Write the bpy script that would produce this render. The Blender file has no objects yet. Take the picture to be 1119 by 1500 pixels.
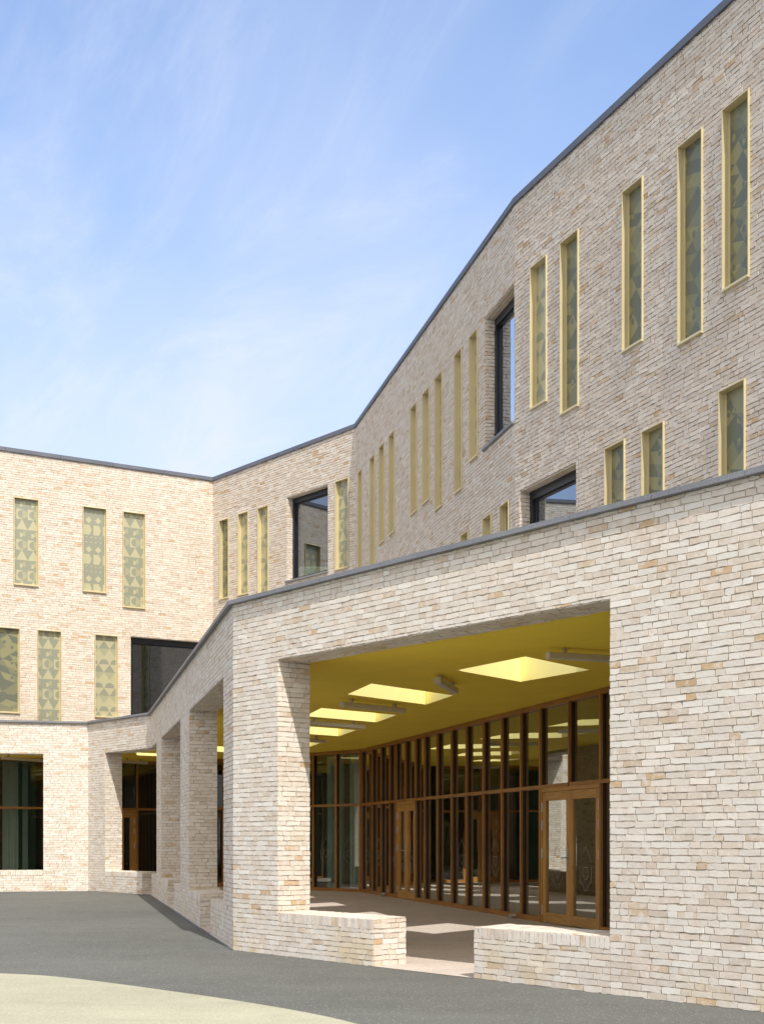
import bpy, bmesh, math, random
from mathutils import Vector
from mathutils.geometry import tessellate_polygon

random.seed(7)
R = math.radians
scene = bpy.context.scene
COL = scene.collection

# ------------------------------------------------------------------ survey
# The plan was surveyed from the photograph: eye height 1.4 m, focal length 2000 px, horizon at row 1230.
FPX, CX, YH, HC = 2000.0, 559.5, 1230.0, 1.4
ZS, ZCEIL, ZDECK, ZCOP, ZROOF = 3.58, 3.65, 4.0, 4.42, 11.5
ZT = 2.27                                   # glazing transom


def gz(y):                                  # the court rises gently towards the back
    return max(0.0, min(1.0, (y - 16.0) / 17.0)) * 0.09


# ------------------------------------------------------------------ node maths
class E:
    def __init__(s, nt, sock):
        s.nt, s.k = nt, sock

    def _m(s, op, *a):
        n = s.nt.nodes.new('ShaderNodeMath')
        n.operation = op
        for i, v in enumerate((s,) + a):
            if isinstance(v, E):
                s.nt.links.new(v.k, n.inputs[i])
            else:
                n.inputs[i].default_value = v
        return E(s.nt, n.outputs[0])

    def __add__(s, o): return s._m('ADD', o)
    def __sub__(s, o): return s._m('SUBTRACT', o)
    def __mul__(s, o): return s._m('MULTIPLY', o)
    def __truediv__(s, o): return s._m('DIVIDE', o)
    def __radd__(s, o): return s._m('ADD', o)
    def __rmul__(s, o): return s._m('MULTIPLY', o)
    def __rsub__(s, o): return (s * -1.0) + o
    def floor(s): return s._m('FLOOR')
    def fract(s): return s._m('FRACT')
    def abs(s): return s._m('ABSOLUTE')
    def min(s, o): return s._m('MINIMUM', o)
    def max(s, o): return s._m('MAXIMUM', o)
    def lt(s, o): return s._m('LESS_THAN', o)
    def gt(s, o): return s._m('GREATER_THAN', o)
    def mod(s, o): return s._m('FLOORED_MODULO', o)
    def sqrt(s): return s._m('SQRT')

    def smooth(s, a, b):
        n = s.nt.nodes.new('ShaderNodeMapRange')
        n.interpolation_type = 'SMOOTHSTEP'
        s.nt.links.new(s.k, n.inputs[0])
        n.inputs[1].default_value = a
        n.inputs[2].default_value = b
        return E(s.nt, n.outputs[0])


class Mat:
    def __init__(self, name):
        m = bpy.data.materials.new(name)
        m.use_nodes = True
        self.m, self.nt = m, m.node_tree
        self.b = self.nt.nodes['Principled BSDF']

    def node(self, t, **kw):
        n = self.nt.nodes.new(t)
        for k, v in kw.items():
            setattr(n, k, v)
        return n

    def link(self, a, b):
        self.nt.links.new(a.k if isinstance(a, E) else a, b)

    def uv(self):
        n = self.node('ShaderNodeUVMap')
        s = self.node('ShaderNodeSeparateXYZ')
        self.link(n.outputs[0], s.inputs[0])
        return E(self.nt, s.outputs[0]), E(self.nt, s.outputs[1])

    def vec(self, *a):
        n = self.node('ShaderNodeCombineXYZ')
        for i, v in enumerate(a):
            if isinstance(v, E):
                self.link(v, n.inputs[i])
            else:
                n.inputs[i].default_value = v
        return n.outputs[0]

    def noise(self, vec, scale, detail=3, rough=.5, out=0, dist=0):
        n = self.node('ShaderNodeTexNoise')
        if vec is not None:
            self.link(vec, n.inputs['Vector'])
        n.inputs['Scale'].default_value = scale
        n.inputs['Detail'].default_value = detail
        n.inputs['Roughness'].default_value = rough
        n.inputs['Distortion'].default_value = dist
        return E(self.nt, n.outputs[out])

    def rand(self, *a):
        n = self.node('ShaderNodeTexWhiteNoise', noise_dimensions='3D')
        self.link(self.vec(*a), n.inputs['Vector'])
        return E(self.nt, n.outputs['Value'])

    def ramp(self, f, stops, const=False):
        n = self.node('ShaderNodeValToRGB')
        cr = n.color_ramp
        if const:
            cr.interpolation = 'CONSTANT'
        while len(cr.elements) < len(stops):
            cr.elements.new(.5)
        for e, (p, c) in zip(cr.elements, stops):
            e.position = p
            e.color = (*c, 1)
        self.link(f, n.inputs[0])
        return n.outputs[0]

    def mix(self, f, a, b, mode='MIX'):
        n = self.node('ShaderNodeMix', data_type='RGBA', blend_type=mode)
        for v, s in ((f, n.inputs[0]), (a, n.inputs[6]), (b, n.inputs[7])):
            if isinstance(v, (int, float)):
                s.default_value = v
            elif isinstance(v, tuple):
                s.default_value = (*v, 1)
            else:
                self.link(v, s)
        return n.outputs[2]

    def bump(self, h, strength=1, dist=.01):
        n = self.node('ShaderNodeBump')
        n.inputs['Strength'].default_value = strength
        n.inputs['Distance'].default_value = dist
        self.link(h, n.inputs['Height'])
        self.link(n.outputs[0], self.b.inputs['Normal'])

    def color(self, c):
        if isinstance(c, tuple):
            self.b.inputs['Base Color'].default_value = (*c, 1)
        else:
            self.link(c, self.b.inputs['Base Color'])

    def set(self, **kw):
        for k, v in kw.items():
            self.b.inputs[k.replace('_', ' ')].default_value = v

    def objpos(self):
        return self.node('ShaderNodeNewGeometry').outputs['Position']


def brick_material(name, plain=False, relief=.011, headers=True):
    M = Mat(name)
    u0, v0 = M.uv()
    S, HD, H = .2150, .1075, .0602
    wob = M.noise(M.vec(u0, v0, 0.0), 2.2, 2)
    rough = M.noise(M.vec(u0, v0, 3.0), 26, 3, .6)
    rough2 = M.noise(M.vec(u0, v0, 9.0), 22, 3, .6)
    v = v0 + (wob - .5) * .016 + (rough - .5) * .012
    row = (v / H).floor()
    rr = M.rand(row, 1.3, 5.1)
    k = 2.0 + M.rand(row, 8.3, 2.2).gt(.45)
    P = k * S + HD
    # bricks are not all of one length: a slow drift along the course
    drift = (M.noise(M.vec(u0 * 1.0, row * 7.7, 2.0), 2.6, 1) - .5) * .09
    ux = u0 + rr * 7.3 + drift + (rough2 - .5) * .014
    q = ux.mod(P)
    cell = (ux / P).floor()
    idx = (q / S).floor().min(k)
    loc = q - idx * S
    ln = HD + (idx.lt(k - .5)) * (S - HD)
    du = loc.min(ln - loc)
    fv = (v / H).fract() * H
    dv = fv.min(H - fv)
    bid = cell * 7.0 + idx
    r1 = M.rand(bid, row, .5)
    r2 = M.rand(bid, row, 7.5)
    r3 = M.rand(bid, row, 3.7)
    d = du.min(dv)
    jw = .0022 + r2 * .0022
    mask = (d - jw).smooth(0.0, .0045)
    # colours: limewashed cream, pinkish, buff, a few ochre, a rare blue grey
    c1 = M.ramp(r1, [(0, (.69, .615, .52)), (.2, (.735, .665, .575)), (.42, (.675, .585, .485)), (.58, (.765, .715, .645)),
                     (.73, (.635, .53, .42)), (.84, (.72, .66, .585)), (.92, (.55, .415, .27)), (.978, (.55, .35, .19)),
                     (.990, (.27, .27, .285))], True)
    blot = M.noise(M.vec(u0, v0, 21.0), 17, 4, .65).smooth(.52, .74)
    c2 = M.mix(blot * .5, c1, (.58, .42, .25))
    lime = M.noise(M.vec(u0, v0, 31.0), 11, 4, .6).smooth(.47, .66)
    c3 = M.mix(lime * .55, c2, (.77, .735, .68))
    big = M.noise(M.vec(u0, v0, 41.0), .55, 3, .5).smooth(.38, .68)
    c4 = M.mix(big * .22, c3, (.62, .535, .43))
    grit = M.noise(M.vec(u0, v0, 51.0), 160, 2, .6)
    c4 = M.mix(1.0, c4, M.ramp(grit, [(.25, (.84, .83, .81)), (.75, (1.1, 1.1, 1.1))]), 'MULTIPLY')
    mort_n = M.noise(M.vec(u0, v0, 61.0), 9, 3, .6)
    mort = M.ramp(mort_n, [(.34, (.30, .265, .225)), (.47, (.50, .45, .385)), (.62, (.66, .60, .52))])
    c5 = M.mix(mask, mort, c4)
    M.color(c5)
    M.set(Roughness=.92, Specular_IOR_Level=.2)
    face = M.noise(M.vec(u0, v0, 71.0), 34, 4, .62)
    tilt = (fv / H - .5) * (r3 - .5) * .9 + (loc / ln - .5) * (r2 - .5) * .9
    h = mask * (.62 + r3 * .55 + tilt + (face - .5) * .75) + grit * .08 + mort_n * .22
    M.bump(h, 1.0, relief)
    return M.m


def panel_material(name, kind):
    M = Mat(name)
    u, v = M.uv()
    light, mid, dark = (.52, .49, .315), (.42, .41, .27), (.32, .33, .25)

    def inside(x):                              # boolean as a 0/1 value
        return x
    if kind == 0:                               # triangles, squares and leaves
        T = .30
        a = (u / T).fract(); b = (v / .265).fract(); ri = (v / .265).floor().mod(3.0)
        sh = (u / T).floor().mod(2.0)
        tri = ((a - .5).abs() * 2.0 + b).lt(1.0)
        sq = a.lt(.55)
        da = a - .55; db = b - .5
        disc = (da * da + db * db).lt(.17)
        r0 = tri * .62 + .0
        r1_ = (sq * (1.0 - disc) + (1.0 - sq) * disc * .5) * .9 + .05
        leaf = ((a - .35) * (a - .35) + (b - .45) * (b - .45)).lt(.05) * a.gt(.33)
        leaf2 = ((a - .8) * (a - .8) + (b - .6) * (b - .6)).lt(.07) * a.lt(.8)
        r2_ = leaf.max(leaf2 * .7)
        i0 = ri.lt(.5); i1 = ri.gt(.5) * ri.lt(1.5); i2 = ri.gt(1.5)
        f = i0 * (tri * .9 + (1.0 - tri) * sh * .0) + i1 * r1_ + i2 * r2_
    elif kind == 1:                             # rows of triangles between rows of half discs
        a = (u / .31 + (v / .21).floor() * .5).fract(); b = (v / .21).fract(); ri = (v / .21).floor().mod(3.0)
        tri = ((a - .5).abs() * 2.0 + b).lt(1.0)
        da = (a - .5) * 1.5
        half = (da * da + b * b).lt(.42)
        i0 = ri.lt(.5); i1 = ri.gt(.5) * ri.lt(1.5); i2 = ri.gt(1.5)
        f = 1.0 - (i0 * tri * .9 + i1 * half * .8 + i2 * (1.0 - tri) * .35)
    elif kind == 2:                             # diamonds, dots and squares
        a = (u / .26).fract(); b = (v / .26).fract(); ri = (v / .26).floor().mod(3.0)
        dia = ((a - .5).abs() + (b - .5).abs()).lt(.34)
        a2 = (u / .13).fract() - .5; b2 = (v / .13).fract() - .5
        dots = (a2 * a2 + b2 * b2).lt(.02)
        sq = a.lt(.48)
        st = ((a - .5).abs() * 2.0 + (b - .5).abs() * .9).lt(.62)
        i0 = ri.lt(.5); i1 = ri.gt(.5) * ri.lt(1.5); i2 = ri.gt(1.5)
        f = i0 * dia * .8 + i1 * dots * 1.0 + i2 * sq.max(st) * .95
    else:                                       # large facets in three tones
        w = .25 if kind == 3 else .2
        p = u / w + v / (w * 1.75); q = v / (w * 1.1) - u / w * .6
        pi_ = p.floor(); qi = q.floor()
        up = (p.fract() + q.fract()).gt(1.0)
        rnd = M.rand(pi_, qi, up)
        a = (u / .10).fract() - .5; b = (v / .13).fract() - .5
        disc = (a * a + b * b).lt(.13) * M.rand((u / .10).floor(), (v / .13).floor(), 4.0).gt(.86)
        f = (rnd * (1.0 - disc) + disc * (1.0 - rnd))
    if kind > 2:  # facet panels darkened: recess shade put into the colour of the same metal
        light, mid, dark = (.30, .29, .165), (.235, .235, .15), (.165, .178, .135)
    col = M.ramp(f, [(0, dark), (.42, mid), (.72, light)], True)
    perf = (u / .012).fract()
    col = M.mix(.16, col, M.ramp(perf, [(0, (.55, .55, .5)), (.5, (1, 1, 1)), (1, (.55, .55, .5))]), 'MULTIPLY')
    M.color(col)
    M.set(Roughness=.45, Metallic=.45, Specular_IOR_Level=.5)
    return M.m


def simple(name, col, rough=.6, metal=0, bump=0, bscale=60, var=.12, vscale=3, spec=.5):
    M = Mat(name)
    p = M.objpos()
    n = M.noise(p, vscale, 4, .55)
    lo = tuple(c * (1 - var) for c in col)
    hi = tuple(c * (1 + var) for c in col)
    M.color(M.ramp(n, [(.3, lo), (.7, hi)]))
    M.set(Roughness=rough, Metallic=metal, Specular_IOR_Level=spec)
    if bump:
        M.bump(M.noise(p, bscale, 3, .6), .5, bump)
    return M.m


def stone_material(name, base, speck=.5):
    M = Mat(name)
    p = M.objpos()
    f = M.noise(p, 140, 2, .7)
    g = M.noise(p, 1.3, 3, .5)
    c = M.ramp(f, [(.3, tuple(b * (1 - speck) for b in base)), (.5, base), (.7, tuple(min(1, b * (1 + speck)) for b in base))])
    c = M.mix(1.0, c, M.ramp(g, [(.3, (.85, .85, .86)), (.7, (1.12, 1.12, 1.1))]), 'MULTIPLY')
    M.color(c)
    M.set(Roughness=.55)
    M.bump(f, .3, .004)
    return M.m


def timber_material(name, base):
    M = Mat(name)
    u, v = M.uv()
    g = M.noise(M.vec(u * 60.0, v * 2.5, 0.0), 1.0, 4, .6, dist=.6)
    f = M.noise(M.vec(u * 3.0, v * .6, 4.0), 1.0, 2)
    c = M.ramp(g, [(.25, tuple(b * .6 for b in base)), (.55, base), (.8, tuple(b * 1.35 for b in base))])
    c = M.mix(1.0, c, M.ramp(f, [(.3, (.8, .78, .75)), (.7, (1.15, 1.15, 1.1))]), 'MULTIPLY')
    M.color(c)
    M.set(Roughness=.42, Specular_IOR_Level=.45)
    M.bump(g, .25, .003)
    return M.m


def glass_material(name, tint=(.78, .83, .80), boost=3.2, wave=.004, refl=(.95, 1, .98)):
    M = Mat(name)
    nt = M.nt
    nt.nodes.remove(M.b)
    out = nt.nodes['Material Output']
    bmp = M.node('ShaderNodeBump')
    bmp.inputs['Strength'].default_value = .35
    bmp.inputs['Distance'].default_value = wave
    M.link(M.noise(M.objpos(), 1.1, 1), bmp.inputs['Height'])
    fr = M.node('ShaderNodeFresnel')
    fr.inputs['IOR'].default_value = 1.52
    bf = E(nt, M.node('ShaderNodeNewGeometry').outputs['Backfacing'])
    fac = (E(nt, fr.outputs[0]) * boost).min(1.0) * (1.0 - bf)     # all panes of the sealed unit reflect at its front face
    tr = M.node('ShaderNodeBsdfTransparent')
    tr.inputs['Color'].default_value = (*tint, 1)
    gl = M.node('ShaderNodeBsdfGlossy')
    gl.inputs['Roughness'].default_value = .012
    gl.inputs['Color'].default_value = (*refl, 1)
    M.link(bmp.outputs[0], gl.inputs['Normal'])
    mx = M.node('ShaderNodeMixShader')
    M.link(fac, mx.inputs[0])
    M.link(tr.outputs[0], mx.inputs[1])
    M.link(gl.outputs[0], mx.inputs[2])
    M.link(mx.outputs[0], out.inputs['Surface'])
    return M.m


def ground_material(name, stops, scale=190, big=.18, stain=.2, rough=.9, bump=.004, chipw=.0):
    M = Mat(name)
    p = M.objpos()
    f = M.noise(p, scale, 3, .75)
    c = M.ramp(f, stops)
    f2 = M.noise(p, scale * .38, 2, .6)
    c = M.mix(.7, c, M.ramp(f2, [(.3, (.86, .86, .86)), (.7, (1.12, 1.12, 1.12))]), 'MULTIPLY')
    g = M.noise(p, big, 4, .55)
    c = M.mix(1.0, c, M.ramp(g, [(.3, (1 - stain,) * 3), (.7, (1 + stain * .7,) * 3)]), 'MULTIPLY')
    mp = M.node('ShaderNodeMapping')
    mp.inputs['Scale'].default_value = (.25, 1.6, 1)
    M.link(p, mp.inputs['Vector'])
    s = M.noise(mp.outputs[0], .9, 3, .6)
    c = M.mix(.5, c, M.ramp(s, [(.35, (.90, .90, .90)), (.65, (1.06, 1.06, 1.06))]), 'MULTIPLY')
    v_ = M.node('ShaderNodeTexVoronoi')
    v_.inputs['Scale'].default_value = scale * .32
    M.link(p, v_.inputs['Vector'])
    chips = E(M.nt, v_.outputs['Distance'])
    c = M.mix(chips.lt(.16) * chipw, c, tuple(min(1, 1.9 * k) for k in stops[-1][1]))
    w2 = M.noise(p, 2.2, 5, .65)
    c = M.mix(.6, c, M.ramp(w2, [(.36, (.90, .90, .89)), (.5, (1, 1, 1)), (.68, (1.07, 1.07, 1.06))]), 'MULTIPLY')
    M.color(c)
    M.set(Roughness=rough, Specular_IOR_Level=.25)
    M.bump(f, .7, bump)
    return M.m




def brick_face_material(name, face_tone=(1, 1, 1)):
    """faces of single modelled bricks; the second uv layer carries two random numbers per brick"""
    M = Mat(name)
    u, v = M.uv()
    n = M.node('ShaderNodeUVMap', uv_map='rnd')
    sp_ = M.node('ShaderNodeSeparateXYZ')
    M.link(n.outputs[0], sp_.inputs[0])
    r1, r2 = E(M.nt, sp_.outputs[0]), E(M.nt, sp_.outputs[1])
    c1 = M.ramp(r1, [(0, (.65, .59, .525)), (.18, (.685, .64, .585)), (.42, (.64, .565, .495)), (.56, (.705, .675, .63)),
                     (.75, (.605, .53, .455)), (.85, (.67, .62, .565)), (.95, (.57, .46, .34)), (.982, (.55, .40, .25)),
                     (.9975, (.27, .27, .285))], True)
    p = M.vec(u, v, r2 * 40.0)
    blot = M.noise(p, 15, 4, .65).smooth(.54, .74)
    c2 = M.mix(blot * .42, c1, (.60, .45, .29))
    lime = M.noise(p, 10, 4, .62).smooth(.45, .64)
    c3 = M.mix(lime * .6, c2, (.73, .705, .67))
    big = M.noise(M.vec(u, v, 41.0), .5, 3, .5).smooth(.4, .68)
    c4 = M.mix(big * .2, c3, (.64, .555, .45))
    stain = M.noise(M.vec(u, v * .5, 77.0), 1.1, 4, .6).smooth(.5, .66) * (1.0 - v.smooth(.05, .55))
    c4 = M.mix(stain * .5, c4, (.60, .46, .22))
    grit = M.noise(p, 150, 2, .6)
    c5 = M.mix(1.0, c4, M.ramp(grit, [(.25, (.86, .85, .83)), (.75, (1.08, 1.08, 1.08))]), 'MULTIPLY')
    c5 = M.mix(1.0, c5, M.ramp(r2, [(0, (.93, .925, .92)), (1, (1.05, 1.05, 1.05))]), 'MULTIPLY')
    M.color(M.mix(1.0, c5, face_tone, 'MULTIPLY'))
    M.set(Roughness=.92, Specular_IOR_Level=.2)
    face = M.noise(p, 38, 4, .65)
    M.bump(face + grit * .2, .7, .004)
    return M.m


def mortar_material(name):
    M = Mat(name)
    u, v = M.uv()
    n = M.noise(M.vec(u, v, 3.0), 9, 4, .65)
    M.color(M.ramp(n, [(.34, (.27, .22, .165)), (.5, (.43, .365, .29)), (.66, (.59, .53, .45))]))
    M.set(Roughness=.95, Specular_IOR_Level=.1)
    M.bump(M.noise(M.vec(u, v, 8.0), 45, 4, .65), .8, .008)
    return M.m


BRICK = brick_material('cream_brick')
FACE = brick_face_material('cream_brick_face', (1.04, 1.035, 1.015))
FACE_UP = brick_face_material('shade_toned_brick_face', (.985, .95, .905))     # darker, warmer upper brick: grazing-light shade put into the face colour
MORTAR = mortar_material('pale_mortar')
PANELS = [panel_material('patterned_panel_%s' % n, i) for i, n in enumerate(('leaf', 'disc', 'diamond', 'facet', 'small_facet'))]
GOLD = simple('pale_gold_aluminium', (.67, .575, .345), .40, .3, var=.04)
DARK = simple('anthracite_aluminium', (.022, .025, .032), .35, .4, var=.1)
SLATE = stone_material('dark_granite', (.20, .205, .225), .5)
SLATE_TOP = stone_material('slate_coping', (.115, .125, .155), .3)
TIMBER = timber_material('oiled_timber', (.40, .18, .042))
TIMBER_DOOR = timber_material('lighter_oiled_timber', (.56, .30, .08))
GLASS = glass_material('clear_glass')
WGLASS = glass_material('dark_window_glass', (.35, .42, .41), 4.2, .0015, (.74, .82, .92))
YELLOW = simple('yellow_render', (.94, .73, .055), .8, var=.04, vscale=.8)


def ceiling_joints(m):
    """fine board joints, 2.4 m by 1.2 m, set out parallel to the arcade"""
    nt = m.node_tree
    M = Mat.__new__(Mat)
    M.m, M.nt, M.b = m, nt, nt.nodes['Principled BSDF']
    sp_ = M.node('ShaderNodeSeparateXYZ')
    M.link(M.objpos(), sp_.inputs[0])
    x, y = E(nt, sp_.outputs[0]), E(nt, sp_.outputs[1])
    a = (x * .625 - y * .78) / 2.4
    c = (x * .78 + y * .625) / 1.2
    da = (a.fract() - .5).abs() * 2.4
    dc = (c.fract() - .5).abs() * 1.2
    d = da.min(dc)
    old = M.b.inputs['Base Color'].links[0].from_socket
    M.color(M.mix(1.0 - d.smooth(.001, .005), old, (.62, .43, .03)))
    M.bump(d.smooth(.0, .006), .6, .003)


ceiling_joints(YELLOW)
SHAFT = simple('pale_yellow_lining', (.93, .84, .36), .6, var=.03)
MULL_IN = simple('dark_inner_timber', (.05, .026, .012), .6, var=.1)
LAMP = simple('off_white_lamp_housing', (.64, .59, .51), .45, var=.05)
STEEL = simple('brushed_steel', (.55, .55, .56), .3, .9, var=.05)
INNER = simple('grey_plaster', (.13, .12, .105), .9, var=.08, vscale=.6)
TEAL = simple('teal_partition', (.10, .24, .21), .5, var=.15, vscale=1.2)
CURTAIN = simple('grey_green_curtain', (.70, .75, .71), .9, var=.06)
MEMBRANE = simple('grey_roofing', (.22, .22, .22), .9, var=.1)
FROST = simple('etched_film', (.55, .58, .56), .7, var=.02)
BLACK = simple('black_vent', (.012, .012, .012), .8)
ASPHALT = ground_material('asphalt', [(.28, (.075, .077, .071)), (.5, (.130, .133, .123)), (.66, (.170, .173, .162)), (.76, (.30, .30, .28))], 70, stain=.16, chipw=.45)
RUBBER = ground_material('pale_play_surface', [(.3, (.30, .295, .215)), (.5, (.40, .392, .295)), (.72, (.49, .48, .375))], 80, stain=.1)
RESIN = ground_material('pinkish_resin_gravel', [(.3, (.41, .345, .30)), (.5, (.57, .49, .435)), (.7, (.70, .63, .575))], 75, stain=.1)


# ------------------------------------------------------------------ objects
ORG = {}


def thing(name, label, cat, loc=(0, 0, 0), group=None):
    o = bpy.data.objects.new(name, None)
    o.empty_display_size = .3
    COL.objects.link(o)
    o.location = loc
    o['label'] = label
    o['category'] = cat
    if group:
        o['group'] = group
    ORG[o] = Vector(loc)
    return o


class MB:
    """collects faces in world coordinates with uv in metres, builds ONE mesh object"""

    def __init__(s):
        s.v, s.f, s.uv, s.mi, s.rnd = [], [], [], [], []

    def face(s, pts, uvs, mi=0, rnd=(0, 0)):
        i = len(s.v)
        s.v += [tuple(p) for p in pts]
        s.f.append(tuple(range(i, i + len(pts))))
        s.uv.append(list(uvs))
        s.mi.append(mi)
        s.rnd.append(rnd)

    def hexa(s, o, ax, ay, az, lx, ly, lz, mi=0, uoff=0.0, skip=()):
        """box from corner o along unit axes"""
        o, ax, ay, az = Vector(o), Vector(ax), Vector(ay), Vector(az)
        c = lambda i, j, k: o + ax * (lx * i) + ay * (ly * j) + az * (lz * k)
        long_z = lz >= max(lx, ly)
        flip = ax.cross(ay).dot(az) < 0

        def q(n, pts, w, h, vert):
            if n in skip:
                return
            uvs = [(0, 0), (w, 0), (w, h), (0, h)]
            if not vert:
                uvs = [(b, a) for a, b in uvs]
            uvs = [(a + uoff, b + uoff * .37) for a, b in uvs]
            if flip:
                pts, uvs = pts[::-1], uvs[::-1]
            s.face(pts, uvs, mi)
        q('y0', [c(0, 0, 0), c(1, 0, 0), c(1, 0, 1), c(0, 0, 1)], lx, lz, long_z or lz >= lx)
        q('y1', [c(1, 1, 0), c(0, 1, 0), c(0, 1, 1), c(1, 1, 1)], lx, lz, long_z or lz >= lx)
        q('x0', [c(0, 1, 0), c(0, 0, 0), c(0, 0, 1), c(0, 1, 1)], ly, lz, long_z or lz >= ly)
        q('x1', [c(1, 0, 0), c(1, 1, 0), c(1, 1, 1), c(1, 0, 1)], ly, lz, long_z or lz >= ly)
        q('z0', [c(0, 1, 0), c(1, 1, 0), c(1, 0, 0), c(0, 0, 0)], lx, ly, ly >= lx)
        q('z1', [c(0, 0, 1), c(1, 0, 1), c(1, 1, 1), c(0, 1, 1)], lx, ly, ly >= lx)

    def build(s, name, mats, parent=None, bevel=0.0, weld=False):
        org = Vector((0, 0, 0))
        p = parent
        while p is not None:
            if p in ORG:
                org = ORG[p]
            p = p.parent
        me = bpy.data.meshes.new(name)
        me.from_pydata([(x - org.x, y - org.y, z - org.z) for x, y, z in s.v], [], s.f)
        ul = me.uv_layers.new(name='UVMap')
        ul.data.foreach_set('uv', [c for uvs in s.uv for a in uvs for c in a])
        if any(r != (0, 0) for r in s.rnd):
            u2 = me.uv_layers.new(name='rnd')
            u2.data.foreach_set('uv', [c for uvs, r in zip(s.uv, s.rnd) for _ in uvs for c in r])
            ul.active_render = True
            me.uv_layers.active = ul
        for m in (mats if isinstance(mats, (list, tuple)) else [mats]):
            me.materials.append(m)
        me.polygons.foreach_set('material_index', s.mi)
        if weld or bevel:
            bm = bmesh.new()
            bm.from_mesh(me)
            bmesh.ops.remove_doubles(bm, verts=bm.verts, dist=1e-5)
            if bevel:
                ed = [e for e in bm.edges if len(e.link_faces) == 2 and e.calc_face_angle(0) > .5]
                bmesh.ops.bevel(bm, geom=ed, offset=bevel, segments=1, affect='EDGES', clamp_overlap=True)
            bm.to_mesh(me)
            bm.free()
        o = bpy.data.objects.new(name, me)
        COL.objects.link(o)
        o.parent = parent
        return o


class Facet:
    """a straight run of wall seen from the court: u along it, 'off' towards the court"""

    def __init__(s, A, B):
        s.A, s.B = Vector(A), Vector(B)
        d = s.B - s.A
        s.L = d.length
        s.d = d / s.L
        s.n = Vector((s.d.y, -s.d.x))

    def p(s, u, off, z):
        q = s.A + s.d * u + s.n * off
        return Vector((q.x, q.y, z))

    def hit(s, px):                          # u and depth where the sight line of a photo column meets the run
        k = (px - CX) / FPX
        # A.x + d.x u = k (A.y + d.y u)
        u = (k * s.A.y - s.A.x) / (s.d.x - k * s.d.y)
        return u, s.A.y + s.d.y * u

    def u(s, px): return s.hit(px)[0]

    def z(s, px, py):
        return HC + (YH - py) * s.hit(px)[1] / FPX

    @property
    def d3(s): return Vector((s.d.x, s.d.y, 0))

    @property
    def n3(s): return Vector((s.n.x, s.n.y, 0))


UPZ = Vector((0, 0, 1))


def chain(pts):
    return [Facet(a, b) for a, b in zip(pts[:-1], pts[1:])]


def miter(f, g, t):
    """how much of the inner line is cut at the joint f|g for thickness t"""
    cosv = max(-1, min(1, f.d.dot(g.d)))
    cr = f.d.x * g.d.y - f.d.y * g.d.x
    return t * math.tan(math.acos(cosv) / 2) * (1 if cr < 0 else -1)


BS, BH, BC, JT = .2150, .1075, .0602, .0095     # stretcher, header and course pitch, joint
RELIEF = [.0060, .0013, .0028]
brng = random.Random(11)


def lay(b, P, regions, uoff=0.0, mi=1, fine=True, joints=(), single=None, v_off=0.0, flush=True):
    """single bricks on a plane: P(u, v, off) gives the point; regions(v0, v1) -> free runs in u"""
    z0, z1, cuts, runs = regions
    k = math.floor((z0 - v_off) / BC)
    while k * BC + v_off < z1:
        lo, hi = max(z0, k * BC + v_off), min(z1, (k + 1) * BC + v_off)
        cr = random.Random(k * 7919 + int(uoff * 10) % 5)
        ph = cr.random() * 3.0
        ks = cr.choice((2, 2, 3, 3, 4))
        part = [h for h in cuts if any(lo + .004 < e < hi - .004 for e in h[2:4])]
        jobs = [(lo, hi, runs((lo + hi) / 2, part))]
        for h in part:
            for a, c in ((lo, h[2]), (h[3], hi)):
                if a < c <= hi and c - a > .014 and a >= lo:
                    jobs.append((a, c, [(max(h[0], x), min(h[1], y)) for x, y in runs((a + c) / 2, []) if min(h[1], y) - max(h[0], x) > .02]))
        for a, c, rr_ in jobs:
            if c - a < .014:
                continue
            for (u0, u1) in rr_:
                segs, x = [], u0
                stops = [j for j in joints if u0 < j < u1] + [u1]
                for sp in stops:
                    if single:
                        while x < sp - .03:
                            segs.append((x, min(sp, x + single))); x += single
                        x = sp
                        continue
                    # where in the bond does this run begin
                    pos = 0.0
                    t = (x + uoff + ph) % (ks * BS + BH)
                    idx = min(int(t / BS), ks)
                    ln = BH if idx == ks else BS
                    nxt = x + ln - (t - idx * BS)
                    first = True
                    while x < sp - .02:
                        e = min(sp, nxt)
                        if sp - e < .045:
                            e = sp
                        if e - x < .045 and first:
                            idx = (idx + 1) % (ks + 1)
                            nxt += (BH if idx == ks else BS)
                            first = False
                            continue
                        segs.append((x, e))
                        first = False
                        x = e
                        idx = (idx + 1) % (ks + 1)
                        nxt = e + (BH if idx == ks else BS) * brng.uniform(.955, 1.045)
                    x = sp
                for (p, q) in segs:
                    jl = JT / 2 if (p > u0 + 1e-4 or not flush) else .001
                    jr = JT / 2 if (q < u1 - 1e-4 or not flush) else .001
                    brick(b, P, p + jl, q - jr, a + JT / 2 * .95, c - JT / 2 * .95, uoff, mi, fine)
        k += 1


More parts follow.
